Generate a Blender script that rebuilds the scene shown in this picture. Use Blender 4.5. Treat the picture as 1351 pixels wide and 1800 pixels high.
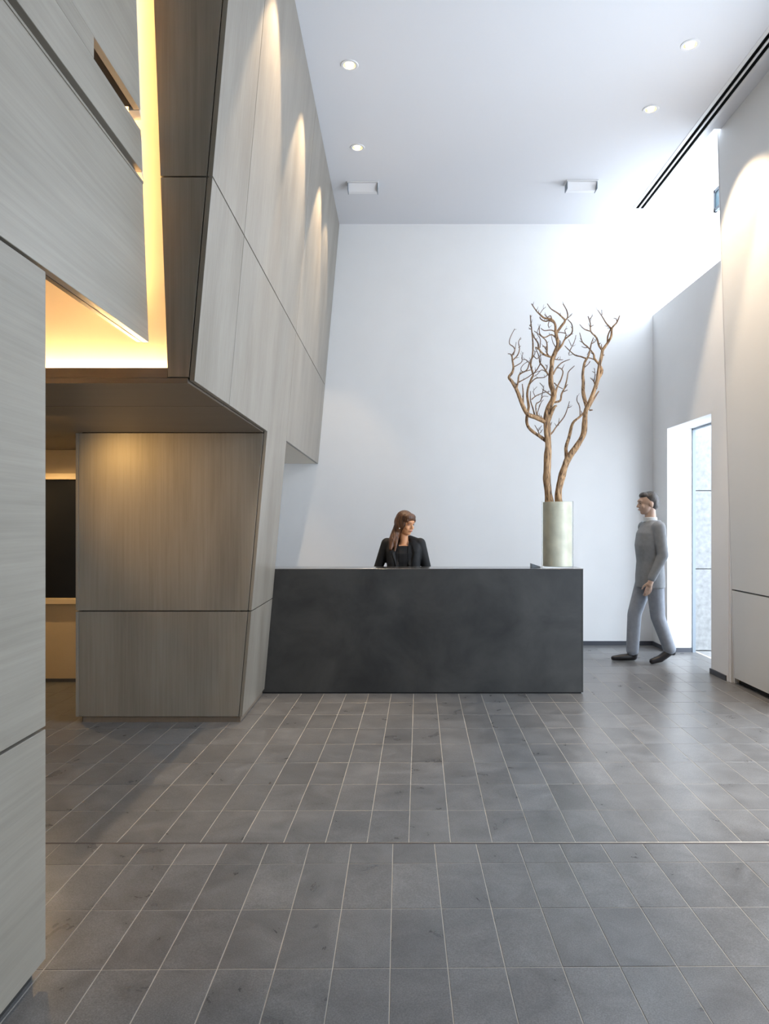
import bpy, bmesh, math, random
from mathutils import Vector, Matrix
from mathutils import noise as mnoise

# ------------------------------------------------------------------ reset
for o in list(bpy.data.objects):
    bpy.data.objects.remove(o, do_unlink=True)
scene = bpy.context.scene
COL = scene.collection
random.seed(7)

# ------------------------------------------------------------------ camera
F, CX, CY, H = 1250.0, 700.0, 917.0, 1.5      # focal (px), vanishing point (px), eye height
cam_d = bpy.data.cameras.new('camera')
cam = bpy.data.objects.new('camera', cam_d)
COL.objects.link(cam)
cam.location = (0, 0, H)
cam.rotation_euler = (math.pi / 2, 0, 0)
cam_d.sensor_fit = 'HORIZONTAL'
cam_d.sensor_width = 36
cam_d.lens = 36 * F / 1351
cam_d.shift_x = -(CX - 675.5) / 1351
cam_d.shift_y = (CY - 900) / 1351
cam_d.clip_start = 0.02
scene.camera = cam

# ------------------------------------------------------------------ world, exposure
world = bpy.data.worlds.new('world')
scene.world = world
world.use_nodes = True
bg = world.node_tree.nodes['Background']
bg.inputs[0].default_value = (0.78, 0.88, 1.0, 1)
bg.inputs[1].default_value = 5.0
scene.view_settings.view_transform = 'Standard'
scene.view_settings.look = 'None'
scene.view_settings.gamma = 1
scene.view_settings.use_curve_mapping = False
scene.view_settings.exposure = 0.7
WARM = (1.0, 0.76, 0.50)
SPOT_W = 70.0
LED_E = 150.0

def portal(name, loc, rot, sx, sy):
    d = bpy.data.lights.new(name, 'AREA')
    d.shape = 'RECTANGLE'; d.size = sx; d.size_y = sy
    d.cycles.is_portal = True
    o = bpy.data.objects.new(name, d)
    o.location = loc; o.rotation_euler = rot
    COL.objects.link(o)
portal('daylight_portal_right', (3.16, 3.9, 2.2), (0, math.pi / 2, 0), 4.4, 3.0)
portal('daylight_portal_roof', (4.0, 7.6, 6.9), (0, 0, 0), 2.4, 2.4)
portal('daylight_portal_side', (5.15, 7.4, 3.4), (0, math.pi / 2, 0), 6.6, 2.6)

# ------------------------------------------------------------------ materials
def new_mat(name):
    m = bpy.data.materials.new(name); m.use_nodes = True
    nt = m.node_tree
    return m, nt, nt.nodes['Principled BSDF']

def plain(name, col, rough=0.6, metal=0.0, emit=None, estr=0.0, spec=0.5, noise=0.0, nscale=8.0):
    m, nt, b = new_mat(name)
    b.inputs['Base Color'].default_value = (*col, 1)
    b.inputs['Roughness'].default_value = rough
    b.inputs['Metallic'].default_value = metal
    b.inputs['Specular IOR Level'].default_value = spec
    if emit:
        b.inputs['Emission Color'].default_value = (*emit, 1)
        b.inputs['Emission Strength'].default_value = estr
    if noise:
        tc = nt.nodes.new('ShaderNodeTexCoord')
        n = nt.nodes.new('ShaderNodeTexNoise'); n.inputs['Scale'].default_value = nscale; n.inputs['Detail'].default_value = 6
        r = nt.nodes.new('ShaderNodeMapRange')
        r.inputs['From Min'].default_value = 0.3; r.inputs['From Max'].default_value = 0.7
        r.inputs['To Min'].default_value = 1 - noise; r.inputs['To Max'].default_value = 1 + noise
        mx = nt.nodes.new('ShaderNodeVectorMath'); mx.operation = 'SCALE'
        mx.inputs[0].default_value = col
        nt.links.new(tc.outputs['Object'], n.inputs['Vector'])
        nt.links.new(n.outputs['Fac'], r.inputs['Value'])
        nt.links.new(r.outputs['Result'], mx.inputs['Scale'])
        nt.links.new(mx.outputs['Vector'], b.inputs['Base Color'])
    return m

def wood(name, c1, c2, axis='z', rough=0.38, spec=0.5):
    m, nt, b = new_mat(name)
    N = nt.nodes.new; L = nt.links.new
    tc = N('ShaderNodeTexCoord'); oi = N('ShaderNodeObjectInfo')
    off = N('ShaderNodeVectorMath'); off.operation = 'MULTIPLY_ADD'
    L(oi.outputs['Random'], off.inputs[0]); off.inputs[1].default_value = (13.1, 7.7, 5.3)
    L(tc.outputs['Object'], off.inputs[2])
    sc = {'z': (55, 55, 1.3), 'y': (55, 1.3, 55), 'x': (1.3, 55, 55)}[axis]
    mp = N('ShaderNodeMapping'); mp.inputs['Scale'].default_value = sc
    L(off.outputs[0], mp.inputs['Vector'])
    n1 = N('ShaderNodeTexNoise'); n1.inputs['Scale'].default_value = 1.0; n1.inputs['Detail'].default_value = 5; n1.inputs['Roughness'].default_value = 0.65
    L(mp.outputs[0], n1.inputs['Vector'])
    mp2 = N('ShaderNodeMapping'); mp2.inputs['Scale'].default_value = tuple(4.0 if s > 10 else 0.8 for s in sc)
    L(off.outputs[0], mp2.inputs['Vector'])
    n2 = N('ShaderNodeTexNoise'); n2.inputs['Scale'].default_value = 1.0; n2.inputs['Detail'].default_value = 4
    L(mp2.outputs[0], n2.inputs['Vector'])
    ad = N('ShaderNodeMath'); ad.operation = 'MULTIPLY_ADD'
    L(n2.outputs['Fac'], ad.inputs[0]); ad.inputs[1].default_value = 1.3
    L(n1.outputs['Fac'], ad.inputs[2])
    ad2 = N('ShaderNodeMath'); ad2.operation = 'MULTIPLY_ADD'
    L(oi.outputs['Random'], ad2.inputs[0]); ad2.inputs[1].default_value = 0.18
    L(ad.outputs[0], ad2.inputs[2])
    r = N('ShaderNodeMapRange'); r.inputs['From Min'].default_value = 0.75; r.inputs['From Max'].default_value = 1.65
    L(ad2.outputs[0], r.inputs['Value'])
    mx = N('ShaderNodeMix'); mx.data_type = 'RGBA'
    mx.inputs['A'].default_value = (*c1, 1); mx.inputs['B'].default_value = (*c2, 1)
    L(r.outputs['Result'], mx.inputs['Factor'])
    L(mx.outputs['Result'], b.inputs['Base Color'])
    b.inputs['Roughness'].default_value = rough
    b.inputs['Specular IOR Level'].default_value = spec
    bp = N('ShaderNodeBump'); bp.inputs['Strength'].default_value = 0.04; bp.inputs['Distance'].default_value = 0.01
    L(n1.outputs['Fac'], bp.inputs['Height']); L(bp.outputs[0], b.inputs['Normal'])
    return m

def slate(name):
    m, nt, b = new_mat(name)
    N = nt.nodes.new; L = nt.links.new
    tc = N('ShaderNodeTexCoord'); at = N('ShaderNodeAttribute'); at.attribute_name = 'tone'
    off = N('ShaderNodeVectorMath'); off.operation = 'MULTIPLY_ADD'
    L(at.outputs['Color'], off.inputs[0]); off.inputs[1].default_value = (31, 17, 9)
    L(tc.outputs['Object'], off.inputs[2])
    n1 = N('ShaderNodeTexNoise'); n1.inputs['Scale'].default_value = 5; n1.inputs['Detail'].default_value = 7; n1.inputs['Roughness'].default_value = 0.6; n1.inputs['Distortion'].default_value = 0.7
    L(off.outputs[0], n1.inputs['Vector'])
    n2 = N('ShaderNodeTexNoise'); n2.inputs['Scale'].default_value = 210; n2.inputs['Detail'].default_value = 4
    L(off.outputs[0], n2.inputs['Vector'])
    r1 = N('ShaderNodeMapRange'); r1.inputs['From Min'].default_value = .3; r1.inputs['From Max'].default_value = .7; r1.inputs['To Min'].default_value = .72; r1.inputs['To Max'].default_value = 1.2
    L(n1.outputs['Fac'], r1.inputs['Value'])
    r2 = N('ShaderNodeMapRange'); r2.inputs['From Min'].default_value = .3; r2.inputs['From Max'].default_value = .7; r2.inputs['To Min'].default_value = .74; r2.inputs['To Max'].default_value = 1.26
    L(n2.outputs['Fac'], r2.inputs['Value'])
    m1 = N('ShaderNodeMath'); m1.operation = 'MULTIPLY'; L(r1.outputs[0], m1.inputs[0]); L(r2.outputs[0], m1.inputs[1])
    sx = N('ShaderNodeSeparateColor'); L(at.outputs['Color'], sx.inputs[0])
    m2 = N('ShaderNodeMath'); m2.operation = 'MULTIPLY_ADD'; L(sx.outputs[0], m2.inputs[0]); m2.inputs[1].default_value = .8; m2.inputs[2].default_value = .6
    m3 = N('ShaderNodeMath'); m3.operation = 'MULTIPLY'; L(m1.outputs[0], m3.inputs[0]); L(m2.outputs[0], m3.inputs[1])
    v = N('ShaderNodeVectorMath'); v.operation = 'SCALE'; v.inputs[0].default_value = SLATE_COL
    L(m3.outputs[0], v.inputs['Scale']); L(v.outputs[0], b.inputs['Base Color'])
    rr = N('ShaderNodeMapRange'); rr.inputs['To Min'].default_value = .22; rr.inputs['To Max'].default_value = .38
    L(n1.outputs['Fac'], rr.inputs['Value']); L(rr.outputs[0], b.inputs['Roughness'])
    bp = N('ShaderNodeBump'); bp.inputs['Strength'].default_value = .08; bp.inputs['Distance'].default_value = .004
    ma = N('ShaderNodeMath'); ma.operation = 'MULTIPLY_ADD'; L(n2.outputs['Fac'], ma.inputs[0]); ma.inputs[1].default_value = .35; L(n1.outputs['Fac'], ma.inputs[2])
    L(ma.outputs[0], bp.inputs['Height']); L(bp.outputs[0], b.inputs['Normal'])
    return m

SLATE_COL = (0.152, 0.150, 0.150)
M = {}
M['white'] = plain('white_plaster', (0.86, 0.86, 0.86), 0.75, spec=0.2, noise=0.012, nscale=3)
M['ceiling'] = plain('ceiling_paint', (0.73, 0.735, 0.765), 0.8, spec=0.2)
M['panel_white'] = plain('white_lacquer_panel', (0.74, 0.74, 0.73), 0.45, spec=0.35, noise=0.012, nscale=2)
M['grout'] = plain('grout', (0.50, 0.465, 0.41), 0.9, noise=0.12, nscale=12)
M['slate'] = slate('slate')
M['joint'] = plain('expansion_joint', (0.09, 0.075, 0.07), 0.7)
M['base'] = plain('dark_base', (0.06, 0.065, 0.08), 0.5)
M['black'] = plain('black_recess', (0.012, 0.012, 0.013), 0.8)
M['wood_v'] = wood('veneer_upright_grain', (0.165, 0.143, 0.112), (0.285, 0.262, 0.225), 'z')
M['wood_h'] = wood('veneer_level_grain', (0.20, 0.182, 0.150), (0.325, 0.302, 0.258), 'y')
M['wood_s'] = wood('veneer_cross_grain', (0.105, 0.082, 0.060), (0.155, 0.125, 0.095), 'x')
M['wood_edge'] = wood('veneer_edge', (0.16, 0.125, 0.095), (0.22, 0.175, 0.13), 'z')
M['backing'] = plain('dark_backing', (0.02, 0.018, 0.016), 0.8)
M['cream'] = plain('cream_paint', (0.74, 0.68, 0.58), 0.6)
M['passage'] = plain('beige_panel', (0.55, 0.44, 0.29), 0.6, noise=0.03)
M['trimwood'] = plain('pale_trim', (0.62, 0.50, 0.33), 0.5)
M['darkglass'] = plain('dark_glass', (0.006, 0.007, 0.010), 0.3, spec=.15)
M['steel'] = None
def steel():
    m, nt, b = new_mat('blackened_steel')
    N = nt.nodes.new; L = nt.links.new
    tc = N('ShaderNodeTexCoord')
    n = N('ShaderNodeTexNoise'); n.inputs['Scale'].default_value = 2.2; n.inputs['Detail'].default_value = 7; n.inputs['Roughness'].default_value = .6; n.inputs['Distortion'].default_value = .4
    L(tc.outputs['Object'], n.inputs['Vector'])
    cr = N('ShaderNodeMix'); cr.data_type = 'RGBA'
    cr.inputs['A'].default_value = (.026, .027, .028, 1); cr.inputs['B'].default_value = (.062, .062, .060, 1)
    r = N('ShaderNodeMapRange'); r.inputs['From Min'].default_value = .32; r.inputs['From Max'].default_value = .68
    L(n.outputs['Fac'], r.inputs['Value']); L(r.outputs[0], cr.inputs['Factor'])
    L(cr.outputs['Result'], b.inputs['Base Color'])
    b.inputs['Metallic'].default_value = .25
    b.inputs['Roughness'].default_value = .5
    return m
M['steel'] = steel()
M['steel_top'] = plain('polished_steel_top', (0.32, 0.32, 0.32), 0.16, metal=0.85)
M['alu'] = plain('white_metal', (0.75, 0.75, 0.76), 0.4)
M['reflector'] = plain('reflector', (0.85, 0.78, 0.62), 0.25, metal=0.8)
M['bulb'] = plain('lamp_glow', (1, 0.9, 0.7), 0.5, emit=(1, 0.85, 0.62), estr=9)
M['led'] = plain('led_strip', (1, 0.8, 0.5), 0.5, emit=(1.0, 0.60, 0.27), estr=LED_E)
M['led_soft'] = plain('led_strip_soft', (1, 0.8, 0.5), 0.5, emit=(1.0, 0.58, 0.22), estr=LED_E * .35)
M['lens'] = plain('frosted_lens', (0.82, 0.82, 0.84), 0.35)
M['concrete'] = plain('concrete', (0.27, 0.275, 0.275), 0.9, noise=0.2, nscale=18)
M['frame_grey'] = plain('frame_grey', (0.22, 0.26, 0.30), 0.5)
M['skyglass'] = plain('blue_pane', (0.30, 0.48, 0.58), 0.1)

# ------------------------------------------------------------------ builders
def tag(o, label=None, cat=None, group=None, kind=None):
    if label: o['label'] = label
    if cat: o['category'] = cat
    if group: o['group'] = group
    if kind: o['kind'] = kind
    return o

def empty(name, loc=(0, 0, 0), **k):
    o = bpy.data.objects.new(name, None)
    o.empty_display_size = 0.1
    o.location = loc
    COL.objects.link(o)
    return tag(o, **k)

def wloc(o):
    v = Vector((0, 0, 0))
    while o is not None:
        v += Vector(o.location); o = o.parent
    return v

def mesh(name, verts, faces, mat, parent=None, smooth=False, mats=None, fm=None, **k):
    off = wloc(parent) if parent else Vector((0, 0, 0))
    me = bpy.data.meshes.new(name)
    me.from_pydata([tuple(Vector(v) - off) for v in verts], [], faces)
    for mm in (mats or [mat]):
        me.materials.append(mm)
    if fm:
        for p, i in zip(me.polygons, fm): p.material_index = i
    if smooth:
        for p in me.polygons: p.use_smooth = True
    me.update()
    o = bpy.data.objects.new(name, me)
    COL.objects.link(o)
    if parent: o.parent = parent
    return tag(o, **k)

def fix_normals(me):
    bm = bmesh.new(); bm.from_mesh(me)
    bmesh.ops.recalc_face_normals(bm, faces=bm.faces)
    bm.to_mesh(me); bm.free()

def boxv(a, b):
    x0, y0, z0 = a; x1, y1, z1 = b
    v = [(x0, y0, z0), (x1, y0, z0), (x1, y1, z0), (x0, y1, z0), (x0, y0, z1), (x1, y0, z1), (x1, y1, z1), (x0, y1, z1)]
    f = [(0, 3, 2, 1), (4, 5, 6, 7), (0, 1, 5, 4), (1, 2, 6, 5), (2, 3, 7, 6), (3, 0, 4, 7)]
    return v, f

def box(name, a, b, mat, parent=None, bevel=0.0, **k):
    v, f = boxv(a, b)
    o = mesh(name, v, f, mat, parent, **k)
    if bevel: bev(o, bevel)
    return o

def bev(o, w, seg=1):
    bm = bmesh.new(); bm.from_mesh(o.data)
    bmesh.ops.bevel(bm, geom=list(bm.edges), offset=w, segments=seg, affect='EDGES', profile=0.5)
    bm.to_mesh(o.data); bm.free()
    return o

def slab(name, pts, d, mat, parent=None, bevel=0.0, **k):
    """extrude the planar polygon pts along the vector d"""
    n = len(pts); d = Vector(d)
    v = [Vector(p) for p in pts] + [Vector(p) + d for p in pts]
    f = [tuple(range(n)), tuple(range(2 * n - 1, n - 1, -1))]
    for i in range(n):
        j = (i + 1) % n
        f.append((i, i + n, j + n, j))
    o = mesh(name, v, f, mat, parent, **k)
    fix_normals(o.data)
    if bevel: bev(o, bevel)
    return o

def multi_box(name, boxes, mat, parent=None, **k):
    V, Fs = [], []
    for a, b in boxes:
        v, f = boxv(a, b); n = len(V); V += v; Fs += [tuple(i + n for i in q) for q in f]
    return mesh(name, V, Fs, mat, parent, **k)

def lathe(name, prof, c, mat, parent=None, seg=40, smooth=True, close=False, **k):
    V, Fs = [], []
    n = len(prof)
    for (r, z) in prof:
        for s in range(seg):
            a = 2 * math.pi * s / seg
            V.append((c[0] + r * math.cos(a), c[1] + r * math.sin(a), c[2] + z))
    m = n if close else n - 1
    for i in range(m):
        for s in range(seg):
            t = (s + 1) % seg; i2 = (i + 1) % n
            Fs.append((i * seg + s, i * seg + t, i2 * seg + t, i2 * seg + s))
    o = mesh(name, V, Fs, mat, parent, smooth=smooth, **k)
    fix_normals(o.data)
    if smooth:
        o.data.set_sharp_from_angle(angle=math.radians(40))
    return o

# ------------------------------------------------------------------ main dimensions
CEIL = 5.115
YB = 8.64                      # back wall
XL = -1.17                     # left wall plane
K = 0.0885                     # lean of the wood volume
def PX(z): return XL + K * z   # face of the leaning plane at height z
XR0, XR1 = 3.12, 2.965         # right panelled wall, foot and head
YF = 3.41                      # front face of the bulkhead
YBLK, YEND = 5.31, 6.19        # lower block front / rear end
ZS = 2.175                     # soffit
YFRONT = -3.0

# ------------------------------------------------------------------ floor
def floor_build():
    fl = mesh('floor', [(-3.7, YFRONT, -.0014), (3.45, YFRONT, -.0014), (3.45, YB + .02, -.0014), (-3.7, YB + .02, -.0014),
                        (-3.7, YFRONT, -.1), (3.45, YFRONT, -.1), (3.45, YB + .02, -.1), (-3.7, YB + .02, -.1)],
              [(0, 1, 2, 3), (7, 6, 5, 4), (0, 4, 5, 1), (1, 5, 6, 2), (2, 6, 7, 3), (3, 7, 4, 0)], M['grout'],
              label='grey slate tile floor with pale grout lines', cat='floor', kind='structure')
    YJ = 3.318
    g = 0.0018
    tiles = []
    def corner(zone, i, j):
        if zone == 0:
            return (-.0274 + .1934 * i + .0007 * j, 2.390 + .0018 * i + .3658 * j)
        return (.0593 + .1951 * i + .0107 * j, 3.694 + .001 * i + .3669 * j)
    def clip(poly, axis, val, keep_less):
        out = []
        for a, b in zip(poly, poly[1:] + poly[:1]):
            ia = (a[axis] <= val) == keep_less; ib = (b[axis] <= val) == keep_less
            if ia: out.append(a)
            if ia != ib:
                t = (val - a[axis]) / (b[axis] - a[axis])
                out.append((a[0] + t * (b[0] - a[0]), a[1] + t * (b[1] - a[1])))
        return out
    for zone in (0, 1):
        for j in (range(-4, 3) if zone == 0 else range(-1, 14)):
            for i in range(-22, 24):
                P = [corner(zone, i, j), corner(zone, i + 1, j), corner(zone, i + 1, j + 1), corner(zone, i, j + 1)]
                c = (sum(p[0] for p in P) / 4, sum(p[1] for p in P) / 4)
                Q = []
                for p in P:
                    Q.append((p[0] + (g if c[0] > p[0] else -g), p[1] + (g if c[1] > p[1] else -g)))
                if zone == 0: Q = clip(Q, 1, YJ - .006, True)
                else: Q = clip(Q, 1, YJ + .006, False)
                if len(Q) < 3: continue
                Q = clip(Q, 1, YB - .002, True)
                if len(Q) < 3: continue
                Q = clip(Q, 0, 3.42, True)
                if len(Q) < 3: continue
                Q = clip(Q, 0, -3.65, False)
                if len(Q) < 3: continue
                area = 0.5 * abs(sum(a[0] * b[1] - b[0] * a[1] for a, b in zip(Q, Q[1:] + Q[:1])))
                if area < 0.0015: continue
                c = (sum(p[0] for p in Q) / len(Q), sum(p[1] for p in Q) / len(Q))
                # visibility estimate for ranking
                vis = 0.0
                if c[1] > 1.6:
                    x = CX + F * c[0] / c[1]; y = CY + F * H / c[1]
                    inside = -60 < x < 1410 and y < 1900
                    hid = (c[0] < XL and c[1] < 2.3)
                    if c[1] > 2.36:                      # hidden behind the left wall edge
                        xe = c[0] / c[1]
                        if xe < XL / 2.36: hid = True
                    if c[1] > YBLK and -2.45 < c[0] < PX(0) - .0: hid = True
                    if c[1] > YEND and c[0] / c[1] < 1.61 / 6.19 and c[0] / c[1] > -2.4 / 5.31: hid = True
                    if c[0] > 3.15: hid = hid or not (7.0 < c[1] < 8.2)
                    if inside and not hid: vis = area * F * F * H / c[1] ** 3
                if c[0] < -1.3 and c[1] < 2.2: continue
                if c[1] < 1.0: vis = 0
                tiles.append((vis, Q))
    tiles.sort(key=lambda t: -t[0])
    def geo(Q, base, V, Fs):
        n = len(Q); k = 0.0010
        cx = sum(p[0] for p in Q) / n; cy = sum(p[1] for p in Q) / n
        zj = random.uniform(-.0003, .0003)
        top = []
        for p in Q:
            d = Vector((cx - p[0], cy - p[1])); d.normalize()
            top.append((p[0] + d.x * k * 1.4, p[1] + d.y * k * 1.4))
        V += [(p[0], p[1], -.008) for p in Q] + [(p[0], p[1], -.0007) for p in Q] + [(p[0], p[1], zj) for p in top]
        for r in (0, 1):
            for i in range(n):
                jx = (i + 1) % n
                Fs.append((base + r * n + i, base + r * n + jx, base + (r + 1) * n + jx, base + (r + 1) * n + i))
        Fs.append(tuple(base + 2 * n + i for i in range(n)))
        return base + 3 * n
    def tone():
        t = random.gauss(.48, .07)
        if random.random() < .05: t += .22
        return (max(.1, min(.95, t)), random.random(), random.random(), 1)
    def finish(name, V, Fs, tones, **k):
        o = mesh(name, V, Fs, M['slate'], fl, **k)
        a = o.data.color_attributes.new('tone', 'FLOAT_COLOR', 'POINT')
        for i, t in enumerate(tones): a.data[i].color = t
        return o
    for vis, Q in tiles[:300]:
        V, Fs = [], []
        geo(Q, 0, V, Fs); t = tone()
        finish('tile', V, Fs, [t] * len(V))
    V, Fs, T = [], [], []
    b = 0
    for vis, Q in tiles[300:]:
        nb = geo(Q, b, V, Fs); t = tone(); T += [t] * (nb - b); b = nb
    finish('tile_field', V, Fs, T, kind='stuff')
    box('expansion_joint', (-3.6, YJ - .005, -.006), (3.3, YJ + .005, .0005), M['joint'], fl, label='dark metal joint strip across the tiles')
    return fl
floor_build()

# ------------------------------------------------------------------ ceiling (with real recesses for the lamps and the air slot)
SPOTS = [(-.387, 5.63), (-.396, 6.87), (2.21, 5.39), (2.21, 6.23)]
SPOTS_OFF = [(-.39, 4.40), (2.21, 4.2), (2.21, 3.0)]
def ceiling_build():
    holes = [(x - .048, x + .048, y - .048, y + .048) for x, y in SPOTS + SPOTS_OFF]
    holes.append((2.70, 2.855, YFRONT + .5, 8.22))
    holes.append((2.905, 6.0, 6.55, YB))
    xs = sorted({-3.7, 3.35} | {v for h in holes for v in h[:2] if v < 3.35})
    ys = sorted({YFRONT, YB} | {v for h in holes for v in h[2:]})
    V, Fs, idx = [], [], {}
    def vi(x, y):
        if (x, y) not in idx:
            idx[(x, y)] = len(V); V.append((x, y, CEIL))
        return idx[(x, y)]
    for x0, x1 in zip(xs, xs[1:]):
        for y0, y1 in zip(ys, ys[1:]):
            cx, cy = (x0 + x1) / 2, (y0 + y1) / 2
            if any(h[0] < cx < h[1] and h[2] < cy < h[3] for h in holes): continue
            Fs.append((vi(x0, y0), vi(x0, y1), vi(x1, y1), vi(x1, y0)))
    c = mesh('ceiling', V, Fs, M['ceiling'], kind='structure', label='high smooth pale ceiling with recessed lamps', cat='ceiling')
    bm = bmesh.new(); bm.from_mesh(c.data)
    r = bmesh.ops.extrude_face_region(bm, geom=list(bm.faces))
    for v in [e for e in r['geom'] if isinstance(e, bmesh.types.BMVert)]: v.co.z += .12
    bmesh.ops.recalc_face_normals(bm, faces=bm.faces)
    bm.to_mesh(c.data); bm.free()
    return c
ceiling_build()

# ------------------------------------------------------------------ white walls
wb = box('wall_back', (-3.7, YB, -.1), (5.2, YB + .2, 7.0), M['white'], kind='structure', label='tall white rear wall behind the desk', cat='wall')
box('baseboard_back', (-1.4, YB - .012, 0), (3.09, YB, .05), M['base'], kind='structure', label='low dark strip along the foot of the rear wall', cat='baseboard')
# partition with the doorway
XD, TD = 3.09, 0.29
DY0, DY1, DZ = 7.03, 8.18, 2.57
PZ = 4.01
wr = slab('wall_right', [(XD, 6.66, 0), (XD, DY0, 0), (XD, DY0, DZ), (XD, DY1, DZ), (XD, DY1, 0), (XD, YB, 0), (XD, YB, PZ), (XD, 6.66, PZ)],
          (TD, 0, 0), M['white'], kind='structure', label='white partition wall with a bright open doorway, stopping short of the ceiling', cat='wall')
multi_box('baseboard_right', [((XD - .012, 6.70, 0), (XD, DY0, .05)), ((XD - .012, DY1, 0), (XD, YB - .012, .05)),
                              ((XD - .012, DY1 - .012, 0), (XD + TD, DY1, .05)), ((XD - .012, DY0, 0), (XD + TD, DY0 + .012, .05))], M['base'],
          kind='structure', label='low dark strip at the foot of the doorway wall', cat='baseboard')
multi_box('trim_1', [((XD + TD - .005, DY1 - .018, 0), (XD + TD + .03, DY1 + .05, DZ)), ((XD + TD - .005, DY0 - .05, 0), (XD + TD + .03, DY0 + .018, DZ)),
                     ((XD + TD - .005, DY0, DZ - .018), (XD + TD + .03, DY1, DZ + .03))], M['frame_grey'], kind='structure',
          label='thin grey metal edge around the outer side of the doorway', cat='trim')
# outside
og = empty('wall_outside', (3.4, 8.27, 0), kind='structure', label='pale concrete wall outside the doorway', cat='wall')
zz = [0, .95, 1.86, 2.75, 3.7]
for a, b in zip(zz, zz[1:]):
    box('concrete_panel', (3.40, 8.27, a + .004), (5.2, 8.45, b - .004), M['concrete'], og, bevel=.003)
box('pavement', (3.45, 5.0, -.1), (7.0, 8.64, -.006), M['concrete'], kind='structure', label='pale paving outside the doorway', cat='pavement')

# right panelled wall (leans in slightly)
def XR(z): return XR0 + (XR1 - XR0) * z / CEIL
wn = empty('wall_front_right', (XR0, 6.6, 0), kind='structure', label='white panelled wall on the right with a level shadow gap and dark foot recess', cat='wall')
YN = 6.60
GY0, GY1, GZ = 2.4, 5.4, 4.4      # glazed stretch of the right wall, out of view
for name, z0, z1 in (('wall_panel', .05, .862), ('wall_panel', .876, CEIL - .001)):
    slab(name, [(XR(z0), GY1, z0), (XR(z0), YN, z0), (XR(z1), YN, z1), (XR(z1), GY1, z1)], (.06, 0, 0), M['panel_white'], wn)
slab('core', [(XR(0) + .062, GY1, 0), (XR(0) + .062, YN + .04, 0), (XR(CEIL) + .062, YN + .04, CEIL - .002), (XR(CEIL) + .062, GY1, CEIL - .002)], (.22, 0, 0), M['white'], wn)
slab('lintel', [(XR(GZ), GY0, GZ), (XR(GZ), GY1 - .001, GZ), (XR(CEIL), GY1 - .001, CEIL - .002), (XR(CEIL), GY0, CEIL - .002)], (.28, 0, 0), M['panel_white'], wn)
slab('near_panel', [(XR(0), YFRONT, 0), (XR(0), GY0 - .001, 0), (XR(CEIL), GY0 - .001, CEIL - .002), (XR(CEIL), YFRONT, CEIL - .002)], (.28, 0, 0), M['panel_white'], wn)
box('gap_liner', (XR(.87) + .03, GY1, .855), (XR(.87) + .058, YN - .004, .885), M['base'], wn)
box('foot_recess', (XR0 + .04, GY1, 0.0), (XR0 + .061, YN - .004, .06), M['black'], wn)
slab('edge_trim', [(XR(0) - .002, YN + .002, 0), (XR(0) - .002, YN + .016, 0), (XR(CEIL) - .002, YN + .016, CEIL - .002), (XR(CEIL) - .002, YN + .002, CEIL - .002)], (.05, 0, 0), M['alu'], wn)
# filler behind, closing wall to partition
slab('return', [(XD + .008, YN + .03, 0), (XD + .008, 6.66, 0), (XD + .008, 6.66, PZ), (XD + .008, YN + .03, PZ)], (.28, 0, 0), M['white'], wn)

# small window high in the light shaft
w1 = empty('window_1', (3.86, 7.1, 4.6), kind='structure', label='small blue-tinted window high above the doorway partition', cat='window')
multi_box('window_frame', [((3.17, 6.99, 4.61), (3.20, 7.16, 4.64)), ((3.17, 6.99, 4.80), (3.20, 7.16, 4.83)), ((3.17, 7.13, 4.61), (3.20, 7.16, 4.83))], M['frame_grey'], w1)
box('pane', (3.18, 6.99, 4.63), (3.19, 7.14, 4.81), M['skyglass'], w1)
box('bracket', (3.19, 6.93, 4.60), (3.24, 7.00, 4.85), M['white'], w1)

# glazing in the right wall, beside the viewer
fw = empty('window_2', (3.25, 3.2, 0), kind='structure', label='tall street window in the right wall, beside the viewer', cat='window')
for y in (GY0 + .03, 4.0, GY1 - .03):
    box('mullion', (3.20, y - .025, 0), (3.28, y + .025, GZ), M['frame_grey'], fw)
box('transom', (3.20, GY0, 0), (3.28, GY1, .06), M['frame_grey'], fw)
box('transom', (3.20, GY0, GZ - .06), (3.28, GY1, GZ), M['frame_grey'], fw)
box('wall_front', (-1.6, YFRONT - .2, 0), (3.5, YFRONT, CEIL), M['wood_s'], kind='structure', label='unseen wall added behind the viewer, dark to cut front light', cat='wall')  # added out of view; dark so little light bounces onto the front faces

# ------------------------------------------------------------------ left wall
wl = empty('wall_left', (XL, 2.36, 0), kind='structure', label='near wall on the left clad in grey-brown wood panels with a dark slot and groove', cat='wall')
TH = .03
def lp(y0, y1, z0, z1, name='wall_panel', y1t=None):
    y1t = y1 if y1t is None else y1t
    return slab(name, [(XL, y0, z0), (XL, y1, z0), (XL, y1t, z1), (XL, y0, z1)], (-TH, 0, 0), M['wood_h'], wl, bevel=.0015)
ZJ = 2.335
lp(YFRONT, 2.36, .05, .812)
lp(YFRONT, 2.36, .822, ZJ - .006)
def ye(z): return 3.335 - .107 * (z - 2.33)      # sloping end of the upper wall
lp(YFRONT, ye(ZJ), ZJ + .006, 3.055, y1t=ye(3.055))
lp(YFRONT, ye(3.10), 3.10, 3.28, y1t=ye(3.28))
lp(YFRONT, 2.735, 3.2805, 3.366)
lp(YFRONT, ye(3.366), 3.3665, CEIL - .002, y1t=ye(CEIL))
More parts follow.
